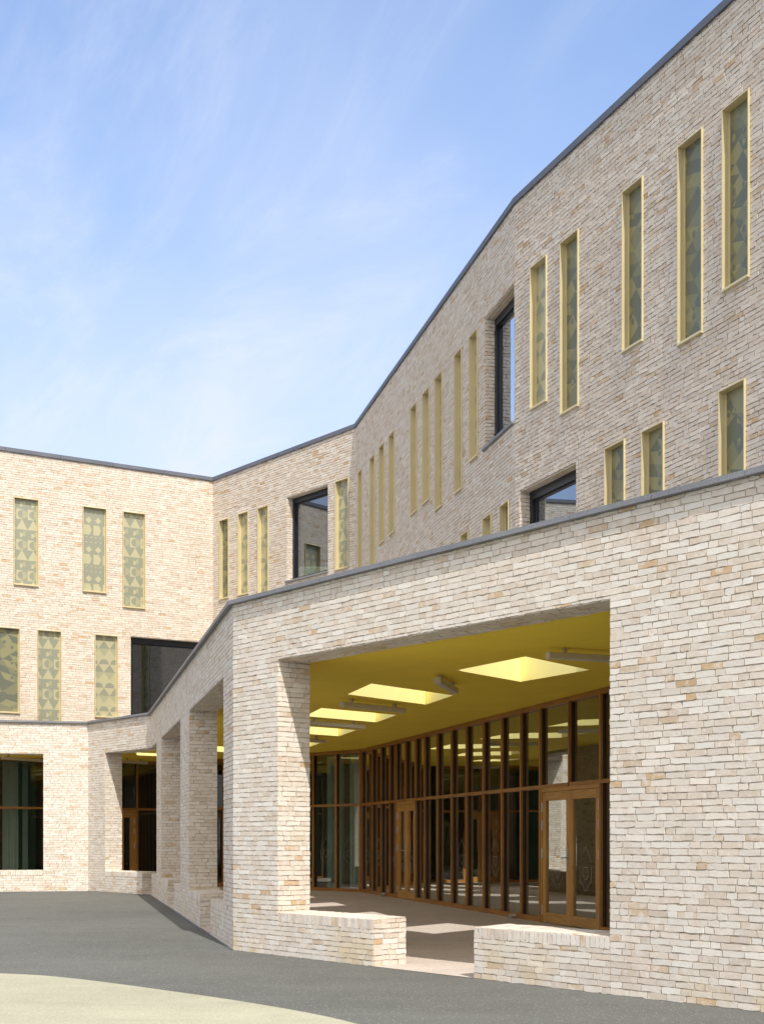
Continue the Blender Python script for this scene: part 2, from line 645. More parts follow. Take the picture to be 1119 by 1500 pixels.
def brick(b, P, u0, u1, v0, v1, uoff, mi, fine):
    if u1 - u0 < .01 or v1 - v0 < .006:
        return
    g = brng.gauss
    j = RELIEF[2]
    o = RELIEF[0] + g(0, RELIEF[1])
    tu, tv = g(0, .0006), g(0, .0004)
    tl = g(0, .0022)
    hu, hv = (u1 - u0), (v1 - v0)
    if fine:
        base = [(0, 0), (.35, -.02), (.7, .0), (1, 0), (1, 1), (.66, 1.0), (.3, 1.02), (0, 1)]
    else:
        base = [(0, 0), (1, 0), (1, 1), (0, 1)]
    pts = []
    for x, y in base:
        pts.append((u0 + hu * x + g(0, j), v0 + hv * y + g(0, j) + tl * (x - .5), o + tu * (x - .5) * 2 + tv * (y - .5) * 2))
    r = (brng.random(), brng.random() * .98 + .01)
    n = len(pts)
    F = [P(*p) for p in pts]
    B = [P(p[0], p[1], -.004) for p in pts]
    b.face(F, [(p[0] + uoff, p[1]) for p in pts], mi, r)
    for i in range(n):
        k = (i + 1) % n
        b.face([B[i], B[k], F[k], F[i]], [(pts[i][0] + uoff, pts[i][1]), (pts[k][0] + uoff, pts[k][1]),
                                         (pts[k][0] + uoff, pts[k][1] + .004), (pts[i][0] + uoff, pts[i][1] + .004)], mi, r)


def wall(fac, z0, z1, holes, t, name, mats, parent, m0=0.0, m1=0.0, uoff=0.0, cap0=False, cap1=False, rng=None, fine=True, joints=(), face=None):
    """brick run with real openings: mortar bed, single bricks on it, inner face, reveals, top.
    holes: (u0, u1, z0, z1, brick lined?)"""
    us = sorted({0.0, fac.L} | {max(0, min(fac.L, h[0])) for h in holes} | {max(0, min(fac.L, h[1])) for h in holes} | set(rng or ()))
    zs = sorted({z0, z1} | {max(z0, min(z1, h[2])) for h in holes} | {max(z0, min(z1, h[3])) for h in holes})
    nu, nz = len(us) - 1, len(zs) - 1
    r0, r1 = rng or (0.0, fac.L)

    def solid(i, j):
        if i < 0 or j < 0 or i >= nu or j >= nz:
            return None
        u, z = (us[i] + us[i + 1]) / 2, (zs[j] + zs[j + 1]) / 2
        return not any(h[0] < u < h[1] and h[2] < z < h[3] for h in holes)

    def lined(i, j):
        u, z = (us[i] + us[i + 1]) / 2, (zs[j] + zs[j + 1]) / 2
        return any(h[0] < u < h[1] and h[2] < z < h[3] and h[4] for h in holes)

    def ui(i):
        return m0 if i == 0 else (fac.L - m1 if i == nu else us[i])
    b = MB()
    P = lambda i, z: fac.p(us[i], 0, z)
    Q = lambda i, z: fac.p(ui(i), -t, z)
    side = {}
    for i in range(nu):
        for j in range(nz):
            if not solid(i, j):
                continue
            a, c, e, g = us[i] + uoff, us[i + 1] + uoff, zs[j], zs[j + 1]
            inr = r0 - 1e-6 <= us[i] and us[i + 1] <= r1 + 1e-6
            mo = 0 if inr else 2
            b.face([P(i, e), P(i + 1, e), P(i + 1, g), P(i, g)], [(a, e), (c, e), (c, g), (a, g)], mo)
            b.face([Q(i + 1, e), Q(i, e), Q(i, g), Q(i + 1, g)], [(c + 9, e), (a + 9, e), (a + 9, g), (c + 9, g)], 2)
            if solid(i - 1, j) is False or (i == 0 and cap0):
                b.face([Q(i, e), P(i, e), P(i, g), Q(i, g)], [(a - t, e), (a, e), (a, g), (a - t, g)], mo)
                if i and inr and lined(i - 1, j):
                    side.setdefault(('L', i), []).append((e, g))
            if solid(i + 1, j) is False or (i == nu - 1 and cap1):
                b.face([P(i + 1, e), Q(i + 1, e), Q(i + 1, g), P(i + 1, g)], [(c, e), (c + t, e), (c + t, g), (c, g)], mo)
                if i < nu - 1 and inr and lined(i + 1, j):
                    side.setdefault(('R', i + 1), []).append((e, g))
            if solid(i, j - 1) is False:
                b.face([Q(i, e), Q(i + 1, e), P(i + 1, e), P(i, e)], [(a, e + t + .03), (c, e + t + .03), (c, e + .03), (a, e + .03)], mo)
                if inr and lined(i, j - 1):
                    side.setdefault(('S', j), []).append((i, i + 1))
            if solid(i, j + 1) is False or j == nz - 1:
                b.face([P(i, g), P(i + 1, g), Q(i + 1, g), Q(i, g)], [(a, g), (c, g), (c, g + t), (a, g + t)], mo)
    hs = [h for h in holes]

    def runs(z, part):
        segs = [(r0, r1)]
        for h in hs:
            if h[2] < z < h[3] or h in part:
                nxt = []
                for a, c in segs:
                    if h[1] <= a or h[0] >= c:
                        nxt.append((a, c))
                        continue
                    if h[0] > a:
                        nxt.append((a, h[0]))
                    if h[1] < c:
                        nxt.append((h[1], c))
                segs = nxt
        return [(a, c) for a, c in segs if c - a > .02]
    lay(b, lambda u, v, o: fac.p(u, o, v), (z0, z1, hs, runs), uoff, 1, fine, joints)
    for (kind, k), lst in side.items():
        if kind in 'LR':
            lo, hi = min(x[0] for x in lst), max(x[1] for x in lst)
            u = us[k]
            sg = -1 if kind == 'L' else 1         # which way the reveal looks along u
            lo = max(lo, -.1)
            if kind == 'R':
                Pf = lambda a, v, o, u=u: fac.p(u + o, -a, v)
            else:
                Pf = lambda a, v, o, u=u: fac.p(u - o, -(t - a), v)
            lay(b, Pf, (lo, hi, [], lambda z, p_: [(0.0, t)]), uoff + u, 1, fine)
        else:
            z = zs[k]
            for i0, i1 in lst:
                ua, uc = us[i0], us[i1]
                if i0 == 0: ua = max(ua, m0)
                if i1 == nu: uc = min(uc, fac.L - m1)
                # a soldier-like soffit: courses run along the opening
                lay(b, lambda a, v, o, z=z: fac.p(a, v - t, z - o), (.006, t, [], lambda zz, p_: [(ua, uc)]), uoff + .07, 1, fine)
    return b.build(name, [MORTAR, face or FACE, BRICK], parent)


def offset_pt(f, g, off):
    """corner between facets f and g moved 'off' towards the court"""
    if f is None:
        return g.A + g.n * off
    if g is None:
        return f.B + f.n * off
    h = (f.n + g.n).normalized()
    return f.B + h * (off / h.dot(f.n))


def coping(facs, z0, z1, over, back, slab, mat, parent, name='coping'):
    """slabs along the top of the runs with open joints between them, one mesh"""
    b = MB()
    for i, f in enumerate(facs):
        pf = facs[i - 1] if i else None
        ng = facs[i + 1] if i + 1 < len(facs) else None
        o0, o1 = offset_pt(pf, f, over), offset_pt(f, ng, over)
        i0, i1 = offset_pt(pf, f, -back), offset_pt(f, ng, -back)
        n = max(1, round((o1 - o0).length / slab))
        for k in range(n):
            L = (o1 - o0).length
            e = .004 / L
            a, c = k / n + (e if k else 0), (k + 1) / n - (e if k < n - 1 else 0)
            pa, pc, qa, qc = o0.lerp(o1, a), o0.lerp(o1, c), i0.lerp(i1, a), i0.lerp(i1, c)
            V = lambda p, z: (p.x, p.y, z)
            lw = (pc - pa).length
            dz = random.uniform(-.0015, .0015)
            for pts in ([V(pa, z0), V(pc, z0), V(pc, z1 + dz), V(pa, z1 + dz)],
                        [V(pa, z1 + dz), V(pc, z1 + dz), V(qc, z1 + .02), V(qa, z1 + .02)],
                        [V(qa, z0), V(qc, z0), V(pc, z0), V(pa, z0)],
                        [V(qc, z0), V(qa, z0), V(qa, z1 + .02), V(qc, z1 + .02)],
                        [V(qa, z0), V(pa, z0), V(pa, z1 + dz), V(qa, z1 + .02)],
                        [V(pc, z0), V(qc, z0), V(qc, z1 + .02), V(pc, z1 + dz)]):
                b.face(pts, [(0, 0), (lw, 0), (lw, .2), (0, .2)])
    return b.build(name, mat, parent)


def sheet(polys, z, name, mat, parent=None, zf=None, kind=None, flip=False):
    """flat sheet with holes; zf(y) gives a gentle slope"""
    pl = [[Vector((x, y, 0)) for x, y in p] for p in polys]
    flat = [v for p in pl for v in p]
    b = MB()
    for tri in tessellate_polygon(pl):
        pts = [Vector((flat[i].x, flat[i].y, z + (zf(flat[i].y) if zf else 0))) for i in tri]
        nrm = (pts[1] - pts[0]).cross(pts[2] - pts[0])
        if (nrm.z < 0) != flip:
            pts.reverse()
        b.face(pts, [(p.x, p.y) for p in pts])
    o = b.build(name, mat, parent)
    if kind:
        o['kind'] = kind
    return o


# ------------------------------------------------------------------ plan lines
# ground-floor arcade (outer face), left to right
P0 = (-9.637, 34.45)
P1 = (-7.506, 34.95)
P2 = (-5.47, 32.4)
P3 = (-1.875, 17.28)
dA = (Vector((3.10, 11.07)) - Vector(P3)).normalized()
PL = Vector(P1) + (Vector(P0) - Vector(P1)).normalized() * 9.0
P5 = Vector(P3) + dA * 17.6
ARC = chain([tuple(PL), P1, P2, P3, tuple(P5)])
fL, fC, fM, fR = ARC
TA = .47

# upper storeys (outer face)
U0 = (-9.81, 35.07)
U1 = (-4.70, 38.10)
U2 = (-.627, 33.17)
U3 = (2.11, 21.49)
dU = (Vector((4.15, 16.42)) - Vector(U3)).normalized()
U5 = Vector(U3) + dU * 23.5
UL = Vector(U1) + (Vector(U0) - Vector(U1)).normalized() * 13.0
UP = chain([tuple(UL), U1, U2, U3, tuple(U5)])
uL, uC, uM, uR = UP
TU = .35

# glazing line under the storeys
GA, GC, GE = (-17.0, 33.1), (-6.0, 39.6), (-.53, 33.9)
dG = (Vector((3.33, 19.96)) - Vector(GE)).normalized()
GF = Vector(GE) + dG * 22.4
GL = chain([GA, GC, GE, tuple(GF)])
gL, gC, gR = GL

BACK = [(22.0, -2.0), (22.0, 50.0), (-24.0, 50.0), (-24.0, 30.0)]

# ------------------------------------------------------------------ setting
b = MB()
ys = [-120, 16, 33, 400]
for y0, y1 in zip(ys[:-1], ys[1:]):
    b.face([(-300, y0, gz(y0)), (300, y0, gz(y0)), (300, y1, gz(y1)), (-300, y1, gz(y1))], [(0, 0), (1, 0), (1, 1), (0, 1)])
g = b.build('ground', ASPHALT)
g['kind'] = 'structure'

arc = [(-12.6, 8.0)]
cx0, cy0 = -6.25, 8.1
edge = [(-4.02, 14.36), (-3.2, 13.93), (-1.95, 12.6), (-.91, 11.43), (-.2, 10.37), (.15, 9.3), (.2, 8.2)]
ring = [(cx0 + 6.45 * math.cos(R(a)), cy0 + 6.45 * math.sin(R(a))) for a in range(-180, 1, 6)]
ring += edge[::-1]


def smooth_line(pts, n=8):
    out = []
    for i in range(len(pts) - 1):
        p0, p1, p2, p3 = pts[max(i - 1, 0)], pts[i], pts[i + 1], pts[min(i + 2, len(pts) - 1)]
        for k in range(n):
            t = k / n
            out.append(tuple(.5 * (2 * b_ + (c - a) * t + (2 * a - 5 * b_ + 4 * c - d) * t * t + (3 * b_ - a - 3 * c + d) * t ** 3)
                             for a, b_, c, d in zip(p0, p1, p2, p3)))
    out.append(pts[-1])
    return out


outline = smooth_line([(.2, 8.2), (.15, 9.3), (-.2, 10.37), (-.91, 11.43), (-1.95, 12.6), (-3.2, 13.83), (-4.02, 14.28), (-5.3, 14.65), (-7.2, 14.7),
                       (-9.5, 13.9), (-11.6, 11.8), (-12.4, 8.5)])
outline += [(cx0 + 6.2 * math.cos(R(a)), cy0 + 6.2 * math.sin(R(a))) for a in range(-174, -3, 6)]
sheet([outline], .004, 'play_surface', RUBBER, kind='structure')

eb = MB()
for f in ARC[1:3]:
    y0, y1 = f.A.y, f.B.y
    n = 6
    for k in range(n):
        a, c = f.L * k / n, f.L * (k + 1) / n
        za, zc = gz(f.p(a, 0, 0).y) + .006, gz(f.p(c, 0, 0).y) + .006
        eb.face([f.p(a, .045, za), f.p(c, .045, zc), f.p(c, .0, zc), f.p(a, .0, za)], [(0, 0), (1, 0), (1, 1), (0, 1)])
o = eb.build('kerb_strip', SLATE_TOP)
o['kind'] = 'structure'

# porch floor, from the outer face of the arcade back into the rooms
fo = [f.A for f in ARC] + [ARC[-1].B]
fl_poly = [tuple(p) for p in fo] + [(22, 2), (22, 16), (22, 33), (22, 50), (-24, 50), (-24, 33)]
# split along y = 16 and y = 33 so the slope is followed
def clip(poly, yc, keep_above):
    out = []
    for a, c in zip(poly, poly[1:] + poly[:1]):
        ia, ic = (a[1] >= yc) == keep_above or a[1] == yc, (c[1] >= yc) == keep_above or c[1] == yc
        if ia:
            out.append(a)
        if ia != ic:
            t = (yc - a[1]) / (c[1] - a[1])
            out.append((a[0] + (c[0] - a[0]) * t, yc))
    return out


pf = MB()
for lo, hi in ((-50, 16), (16, 33), (33, 60)):
    poly = clip(clip(fl_poly, lo, True), hi, False)
    pl = [[Vector((x, y, 0)) for x, y in poly]]
    for tri in tessellate_polygon(pl):
        pts = [(poly[i][0], poly[i][1], .004 + gz(poly[i][1])) for i in tri]
        nz = (Vector(pts[1]) - Vector(pts[0])).cross(Vector(pts[2]) - Vector(pts[0])).z
        if nz < 0:
            pts.reverse()
        pf.face(pts, [(p[0], p[1]) for p in pts])
o = pf.build('porch_floor', RESIN)
o['kind'] = 'structure'

# ------------------------------------------------------------------ arcade
arcade = thing('brick_arcade', 'single-storey cream brick arcade with wide openings and yellow ceiling around the court', 'arcade', (P3[0], P3[1], 0))

FULL = -.5
uO = lambda f, a, c: (f.u(a), f.u(c))
holesL = [(fL.u(-150), fL.u(64.4), FULL, ZS, True)]
holesC = [(fC.u(154.4), fC.L + 1, FULL, ZS, True)]
O1, O2 = uO(fM, 277.6, 328.3), uO(fM, 237.1, 265.0)
O3 = (-1.0, fM.u(230.0))
holesM = [(o_[0], o_[1], FULL, ZS, True) for o_ in (O3, O2, O1)]
OR = uO(fR, 407.3, 893.8)
holesR = [(OR[0], OR[1], FULL, ZS, True)]
acc = 0.0
mit = [miter(ARC[i], ARC[i + 1], TA) for i in range(3)]
for i, (f, h) in enumerate(zip(ARC, (holesL, holesC, holesM, holesR))):
    wall(f, -.3, ZCOP - .05, h, TA, 'brick_wall', BRICK, arcade,
         m0=(mit[i - 1] if i else 0), m1=(mit[i] if i < 3 else 0), uoff=acc, cap0=(i == 0), cap1=(i == 3),
         rng=((2.0, f.L) if i == 0 else (0, 10.0) if i == 3 else None))
    acc += f.L
coping(ARC, ZCOP - .05, ZCOP, .07, TA + .05, 1.0, SLATE, arcade)


def bench(f, u0, u1, uoff):
    """low wall in an opening: brick body and a course of bricks on edge"""
    b = MB()
    y = f.p((u0 + u1) / 2, 0, 0).y
    zt = .515 + gz(y)
    zr = zt - .107
    u0 += .007; u1 -= .007
    t = TA - .008
    dz = .014                                    # the top falls very slightly to shed rain
    A = f.p
    top = lambda o: zt + dz * (-o / t)
    b.face([A(u0, 0, -.3), A(u1, 0, -.3), A(u1, 0, zt), A(u0, 0, zt)], [(u0, -.3), (u1, -.3), (u1, zt), (u0, zt)])
    b.face([A(u1, -t, -.3), A(u0, -t, -.3), A(u0, -t, top(-t)), A(u1, -t, top(-t))], [(u1, -.3), (u0, -.3), (u0, zt), (u1, zt)], 2)
    b.face([A(u0, -t, -.3), A(u0, 0, -.3), A(u0, 0, zt), A(u0, -t, top(-t))], [(0, -.3), (t, -.3), (t, zt), (0, zt)])
    b.face([A(u1, 0, -.3), A(u1, -t, -.3), A(u1, -t, top(-t)), A(u1, 0, zt)], [(0, -.3), (t, -.3), (t, zt), (0, zt)])
    b.face([A(u0, 0, zt), A(u1, 0, zt), A(u1, -t, top(-t)), A(u0, -t, top(-t))], [(u0, 0), (u1, 0), (u1, t), (u0, t)])
    run = lambda a, c: (lambda z, p_: [(a, c)])
    lay(b, lambda u, v, o: A(u, o, v), (-.05, zr, [], run(u0, u1)), uoff)
    lay(b, lambda v, u, o: A(u, o, v), (u0, u1, [], run(zr + .001, zt + .001)), 3.3, single=.2, v_off=u0)
    lay(b, lambda d, u, o: A(u, -d, top(-d) + o), (u0, u1, [], run(0.0, t)), 5.3, single=t / 2, v_off=u0)
    for ue, sg in ((u1, 1), (u0, -1)):
        if sg > 0:
            Pf = lambda d, v, o: A(u1 + o, -d, v)
        else:
            Pf = lambda d, v, o: A(u0 - o, -(t - d), v)
        lay(b, Pf, (-.05, zr, [], run(0.0, t)), uoff + ue)
        lay(b, Pf, (zr, zt + .004, [], run(0.0, t)), uoff + ue + .4, v_off=zr - BC * .9)
    return b.build('bench', [MORTAR, FACE, BRICK], arcade)


LA = [0, fL.L, fL.L + fC.L, fL.L + fC.L + fM.L]
bl = bench(fR, OR[0], fR.u(547.5), LA[3])
bl['label'] = 'low brick bench at the foot of the corner pier'
br = bench(fR, fR.u(694), OR[1], LA[3])
br['label'] = 'low brick bench running into the wide right-hand wall'
bench(fL, holesL[0][0], holesL[0][1], LA[0])
bench(fC, holesC[0][0], fC.u(209), LA[1])
bench(fM, .25, fM.u(230.0), LA[2])
bench(fM, O2[0], fM.u(246.3), LA[2])
bench(fM, fM.u(255.6), O2[1], LA[2])
bench(fM, O1[0], fM.u(294.0), LA[2])
bench(fM, fM.u(309.3), O1[1], LA[2])

# ceiling, roof deck and skylights
def par(T, Rr, B):                      # near, right and far corner of a parallelogram
    T, Rr, B = Vector(T), Vector(Rr), Vector(B)
    return [tuple(T), tuple(Rr), tuple(B), tuple(T + B - Rr)]


SKY = [par((1.76, 16.73), (2.742, 18.04), (1.969, 19.40)),
       par((-.152, 19.63), (1.109, 21.23), (.731, 22.67)),
       par((-1.03, 23.27), (.264, 24.56), (-.104, 26.09)),
       par((-1.82, 26.66), (-.528, 27.95), (-.931, 29.60)),
       par((-2.65, 30.11), (-1.36, 31.40), (-1.761, 33.05)),
       par((-4.4, 32.3), (-3.3, 33.5), (-3.9, 35.1)),
       par((-6.35, 35.15), (-5.5, 35.75), (-5.65, 36.9))]
inset = [offset_pt(ARC[i - 1] if i else None, ARC[i] if i < 4 else None, -.3) for i in range(5)]
cpoly = [tuple(p) for p in inset] + [(21.5, 1.0), (21.5, 49.0), (-23.0, 49.0), (-23.0, 31.5)]
gl_off = [offset_pt(GL[i - 1] if i else None, GL[i] if i < 3 else None, -.05) for i in range(4)]
ppoly = [tuple(p) for p in inset] + [(13.0, .5)] + [tuple(p) for p in gl_off[::-1]]
sheet([ppoly] + SKY, ZCEIL, 'ceiling', YELLOW, arcade, flip=True)
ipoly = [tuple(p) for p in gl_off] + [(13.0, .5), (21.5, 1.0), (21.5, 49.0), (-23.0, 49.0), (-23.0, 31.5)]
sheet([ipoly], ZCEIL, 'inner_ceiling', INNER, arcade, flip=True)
sheet([cpoly] + SKY, ZDECK, 'roof_deck', MEMBRANE, arcade)
for s in SKY:
    b = MB()
    ctr = sum((Vector(p) for p in s), Vector((0, 0))) / 4
    for a, c in zip(s, s[1:] + s[:1]):
        L = (Vector(c) - Vector(a)).length
        pts = [(a[0], a[1], ZCEIL - .006), (c[0], c[1], ZCEIL - .006), (c[0], c[1], ZDECK + .05), (a[0], a[1], ZDECK + .05)]
        b.face(pts[::-1], [(0, 0), (L, 0), (L, .4), (0, .4)])
        # upstand outside
        ao = ctr + (Vector(a) - ctr) * 1.07
        co = ctr + (Vector(c) - ctr) * 1.07
        b.face([(ao.x, ao.y, ZDECK - .02), (co.x, co.y, ZDECK - .02), (co.x, co.y, ZDECK + .05), (ao.x, ao.y, ZDECK + .05)], [(0, 0), (L, 0), (L, .07), (0, .07)])
        b.face([(a[0], a[1], ZDECK + .05), (c[0], c[1], ZDECK + .05), (co.x, co.y, ZDECK + .05), (ao.x, ao.y, ZDECK + .05)], [(0, 0), (L, 0), (L, .07), (0, .07)])
    b.build('skylight', SHAFT, arcade)

# ------------------------------------------------------------------ school building
school = thing('school_building', 'three-storey cream brick school with slim gold-framed windows rising behind the arcade', 'building', (U2[0], U2[1], 0))
F_T, F_OUT, F_PANEL, F_IN = .013, .045, .065, .12


def slim_window(f, u0, u1, za, zb, kind):
    """pale gold box frame standing proud of the brick, patterned metal panel set back in it"""
    b = MB()
    D, N = f.d3, f.n3
    dep = F_OUT + F_IN
    e = .003
    u0 += e; u1 -= e; za += e; zb -= e
    b.hexa(f.p(u0, -F_IN, za), D, N, UPZ, F_T, dep, zb - za)
    b.hexa(f.p(u1 - F_T, -F_IN, za), D, N, UPZ, F_T, dep, zb - za)
    b.hexa(f.p(u0 + F_T, -F_IN, zb - F_T), D, N, UPZ, u1 - u0 - 2 * F_T, dep - .003, F_T)
    b.hexa(f.p(u0 + F_T, -F_IN, za), D, N, UPZ, u1 - u0 - 2 * F_T, dep - .003, F_T * 1.4)
    # sill lip under the frame
    b.hexa(f.p(u0 - .004, .002, za - .022), D, N, UPZ, u1 - u0 + .008, F_OUT + .012, .018)
    # inner bead that holds the panel
    w, h = u1 - u0 - 2 * F_T, zb - za - 2.4 * F_T
    z0 = za + 1.4 * F_T
    for (a, c, lx, lz) in ((u0 + F_T, z0, .012, h), (u1 - F_T - .012, z0, .012, h)):
        b.hexa(f.p(a, -F_PANEL - .004, c), D, N, UPZ, lx, .012, lz)
    o = b.build('window', GOLD, school)
    pb = MB()
    su, sv = random.random(), random.random() * 2
    pb.hexa(f.p(u0 + F_T + .001, -F_PANEL - .02, z0), D, N, UPZ, w - .002, .016, h, skip=('y0', 'y1', 'x0', 'x1', 'z0', 'z1'))
    a0, a1, c0, c1 = u0 + F_T + .001, u1 - F_T - .001, z0 + .001, z0 + h - .001
    off = -F_PANEL - .004
    pb.face([f.p(a0, off, c0), f.p(a1, off, c0), f.p(a1, off, c1), f.p(a0, off, c1)], [(su, sv), (su + w, sv), (su + w, sv + h), (su, sv + h)])
    pb.face([f.p(a1, off - .02, c0), f.p(a0, off - .02, c0), f.p(a0, off - .02, c1), f.p(a1, off - .02, c1)], [(su, sv), (su + w, sv), (su + w, sv + h), (su, sv + h)])
    pb.build('panel', PANELS[kind], o)
    return (u0 - e, u1 + e, za - e, zb + e, False)


def picture_window(f, u0, u1, za, zb, label, fw=.10):
    """wide fixed light in a dark frame deep in the brick, stone sill"""
    D, N = f.d3, f.n3
    b = MB()
    rv, dep = .155, .09
    e = .002
    a, c, lo, hi = u0 + e, u1 - e, za + e, zb - e
    b.hexa(f.p(a, -rv - dep, lo), D, N, UPZ, fw, dep, hi - lo)
    b.hexa(f.p(c - fw, -rv - dep, lo), D, N, UPZ, fw, dep, hi - lo)
    b.hexa(f.p(a + fw, -rv - dep, lo), D, N, UPZ, c - a - 2 * fw, dep, fw * .8)
    b.hexa(f.p(a + fw, -rv - dep, hi - fw * 1.5), D, N, UPZ, c - a - 2 * fw, dep, fw * 1.5)
    # stepped inner bead
    s = .035
    b.hexa(f.p(a + fw, -rv - dep, lo + fw * .8), D, N, UPZ, s, dep * .55, hi - lo - fw * 2.3)
    b.hexa(f.p(c - fw - s, -rv - dep, lo + fw * .8), D, N, UPZ, s, dep * .55, hi - lo - fw * 2.3)
    b.hexa(f.p(a + fw + s, -rv - dep, hi - fw * 1.5 - s), D, N, UPZ, c - a - 2 * fw - 2 * s, dep * .55, s)
    o = b.build('picture_window', DARK, school)
    o['label'] = label
    gb = MB()
    gb.hexa(f.p(a + fw * .8, -rv - dep * .8, lo + fw * .7), D, N, UPZ, c - a - fw * 1.6, .012, hi - lo - fw * 1.9)
    gb.build('glass_pane', WGLASS, o)
    sb = MB()
    sb.hexa(f.p(u0 - .05, -.12, za - .055), D, N, UPZ, u1 - u0 + .06, .18, .05)
    sb.build('sill', SLATE, o, bevel=.004)
    return (u0, u1, za, zb, True)


holes = {id(f): [] for f in UP}


def slim(f, xl, xr, yt, yb, kind):
    pf_ = Facet(f.A + f.n * F_OUT, f.B + f.n * F_OUT)     # the photo shows the proud edge of the near side
    u0, u1 = pf_.u(xl), f.u(xr)
    zt = pf_.z(xl, yt)
    zb_ = pf_.z(xl, yb) if yb else 4.18
    holes[id(f)].append(slim_window(f, u0, u1, zb_, zt, kind))


def big(f, xl, xr, yt, yb, label, u1=None):
    u0 = f.u(xl)
    u1 = f.u(xr) if u1 is None else u1
    holes[id(f)].append(picture_window(f, u0, u1, f.z(xl, yb) if yb else 4.2, f.z(xl, yt), label))


for a in ((21, 56.7, 727.3, 855, 0), (122, 156, 740.7, 865, 2), (180.7, 212.7, 748.3, 888.3, 0),
          (-5.5, 29.3, 917.5, 1042.5, 3), (55.7, 90, 922, None, 0), (139.7, 172.7, 928.7, 1049.3, 1)):
    slim(uL, *a)
big(uL, 191.7, 305, 932, 1047, 'wide dark window in the left wall reflecting the shaded wing')
for a in ((320.7, 336.5, 762.7, 878, 4), (348.1, 365.3, 753, 872.4, 1), (377, 394.7, 744.7, 876, 1), (490.2, 512, 705.3, 835, 0)):
    slim(uC, *a)
big(uC, 421.1, 481.2, 729, 851, 'tall dark-framed window in the middle wall above the grey coping')
for a in ((523.8, 532, 692.5, None, 1), (541.1, 550.8, 672.6, 835, 1), (554.4, 564.6, 656, 798, 1), (568.7, 579.7, 638.9, 784.8, 0),
          (600.4, 612.6, 598.8, 755.3, 1), (617.7, 630.8, 577.5, 739.5, 1), (635.7, 650, 555.3, 748.6, 0), (664.2, 678.5, 520.7, 724, 0),
          (686.1, 701.6, 494, 676.9, 1), (657.5, 667.5, 797, None, 0), (674, 688, 784, None, 0), (705.9, 722, 759.8, None, 0), (730.8, 747.8, 741.6, None, 3)):
    slim(uM, *a)
big(uM, 711, 756, 466.6, 656, 'tall dark-framed window at the bend of the receding wall', u1=uM.L - .05)
for a in ((775.1, 803, 392, 600.3, 1), (818.9, 849.6, 356, 608, 3), (909.5, 944, 281.5, 516, 3), (990.6, 1031.5, 215.3, 506, 3), (1055.8, 1100, 160.9, 427, 4),
          (883.9, 917.5, 657, None, 4), (938, 975, 632, None, 3), (1050.7, 1094, 573, None, 3)):
    slim(uR, *a)
big(uR, 762, 845, 718.8, None, 'low dark-framed window half hidden behind the grey coping')

acc = 30.0
RELIEF[:] = [.0125, .0022, .0026]           # the upper brickwork has deeper raked joints
mit = [miter(UP[i], UP[i + 1], TU) for i in range(3)]
for i, f in enumerate(UP):
    RELIEF[:] = [.006, .0012, .002] if i == 0 else [.017, .0015, .003]
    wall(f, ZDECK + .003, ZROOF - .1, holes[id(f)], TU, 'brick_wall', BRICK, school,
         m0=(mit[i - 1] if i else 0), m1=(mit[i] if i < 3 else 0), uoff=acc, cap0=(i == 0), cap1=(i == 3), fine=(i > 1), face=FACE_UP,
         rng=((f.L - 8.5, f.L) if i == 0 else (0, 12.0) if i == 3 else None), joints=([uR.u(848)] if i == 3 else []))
    acc += f.L
coping(UP, ZROOF - .1, ZROOF, .05, TU + .05, 1.5, SLATE_TOP, school)

upin = [offset_pt(UP[i - 1] if i else None, UP[i] if i < 4 else None, -.2) for i in range(5)]
rpoly = [tuple(p) for p in upin] + [(21.5, -1.5), (21.5, 49.0), (-23.0, 49.0), (-23.0, 30.0)]
sheet([rpoly], ZROOF - .3, 'roof', MEMBRANE, school)
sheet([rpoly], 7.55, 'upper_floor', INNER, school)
b = MB()
for a, c in zip(BACK[:-1], BACK[1:]):
    f = Facet(a, c)
    b.face([f.p(0, 0, -.3), f.p(f.L, 0, -.3), f.p(f.L, 0, ZROOF - .1), f.p(0, 0, ZROOF - .1)], [(0, 0), (f.L, 0), (f.L, 11), (0, 11)])
f = Facet(tuple(U5), BACK[0])
b.face([f.p(0, 0, -.3), f.p(f.L, 0, -.3), f.p(f.L, 0, ZROOF - .1), f.p(0, 0, ZROOF - .1)], [(0, 0), (f.L, 0), (f.L, 11), (0, 11)])
f = Facet(BACK[3], tuple(UL))
b.face([f.p(0, 0, -.3), f.p(f.L, 0, -.3), f.p(f.L, 0, ZROOF - .1), f.p(0, 0, ZROOF - .1)], [(0, 0), (f.L, 0), (f.L, 11), (0, 11)])
b.build('rear_wall', BRICK, school)

# rooms behind the glass
def inner_wall(A, B, mat, name='interior_wall', z1=ZCEIL - .01):
    f = Facet(A, B)
    b = MB()
    b.hexa(f.p(0, 0, 0), f.d3, -f.n3, UPZ, f.L, .15, z1)
    return b.build(name, mat, school)


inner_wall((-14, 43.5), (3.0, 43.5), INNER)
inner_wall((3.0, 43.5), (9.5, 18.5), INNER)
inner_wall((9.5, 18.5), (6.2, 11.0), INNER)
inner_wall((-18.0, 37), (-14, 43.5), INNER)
inner_wall((1.2, 36.2), (2.6, 36.6), TEAL, 'partition')
inner_wall((-3.4, 41.2), (-1.0, 41.2), TEAL, 'partition')
inner_wall((-10.9, 39.9), (-10.2, 40.3), TEAL, 'partition')
inner_wall((4.6, 26.0), (5.2, 24.0), TEAL, 'partition')
inner_wall((-15.9, 36.5), (-15.9, 32.7), BRICK, 'end_wall')
inner_wall((-16.25, 33.4), (-15.85, 30.9), BRICK, 'end_wall', ZDECK)
inner_wall(tuple(P5), (10.2, 2.6), BRICK, 'end_wall', ZDECK)
inner_wall((3.6, 14.3), (5.4, 14.3), BRICK, 'end_wall')

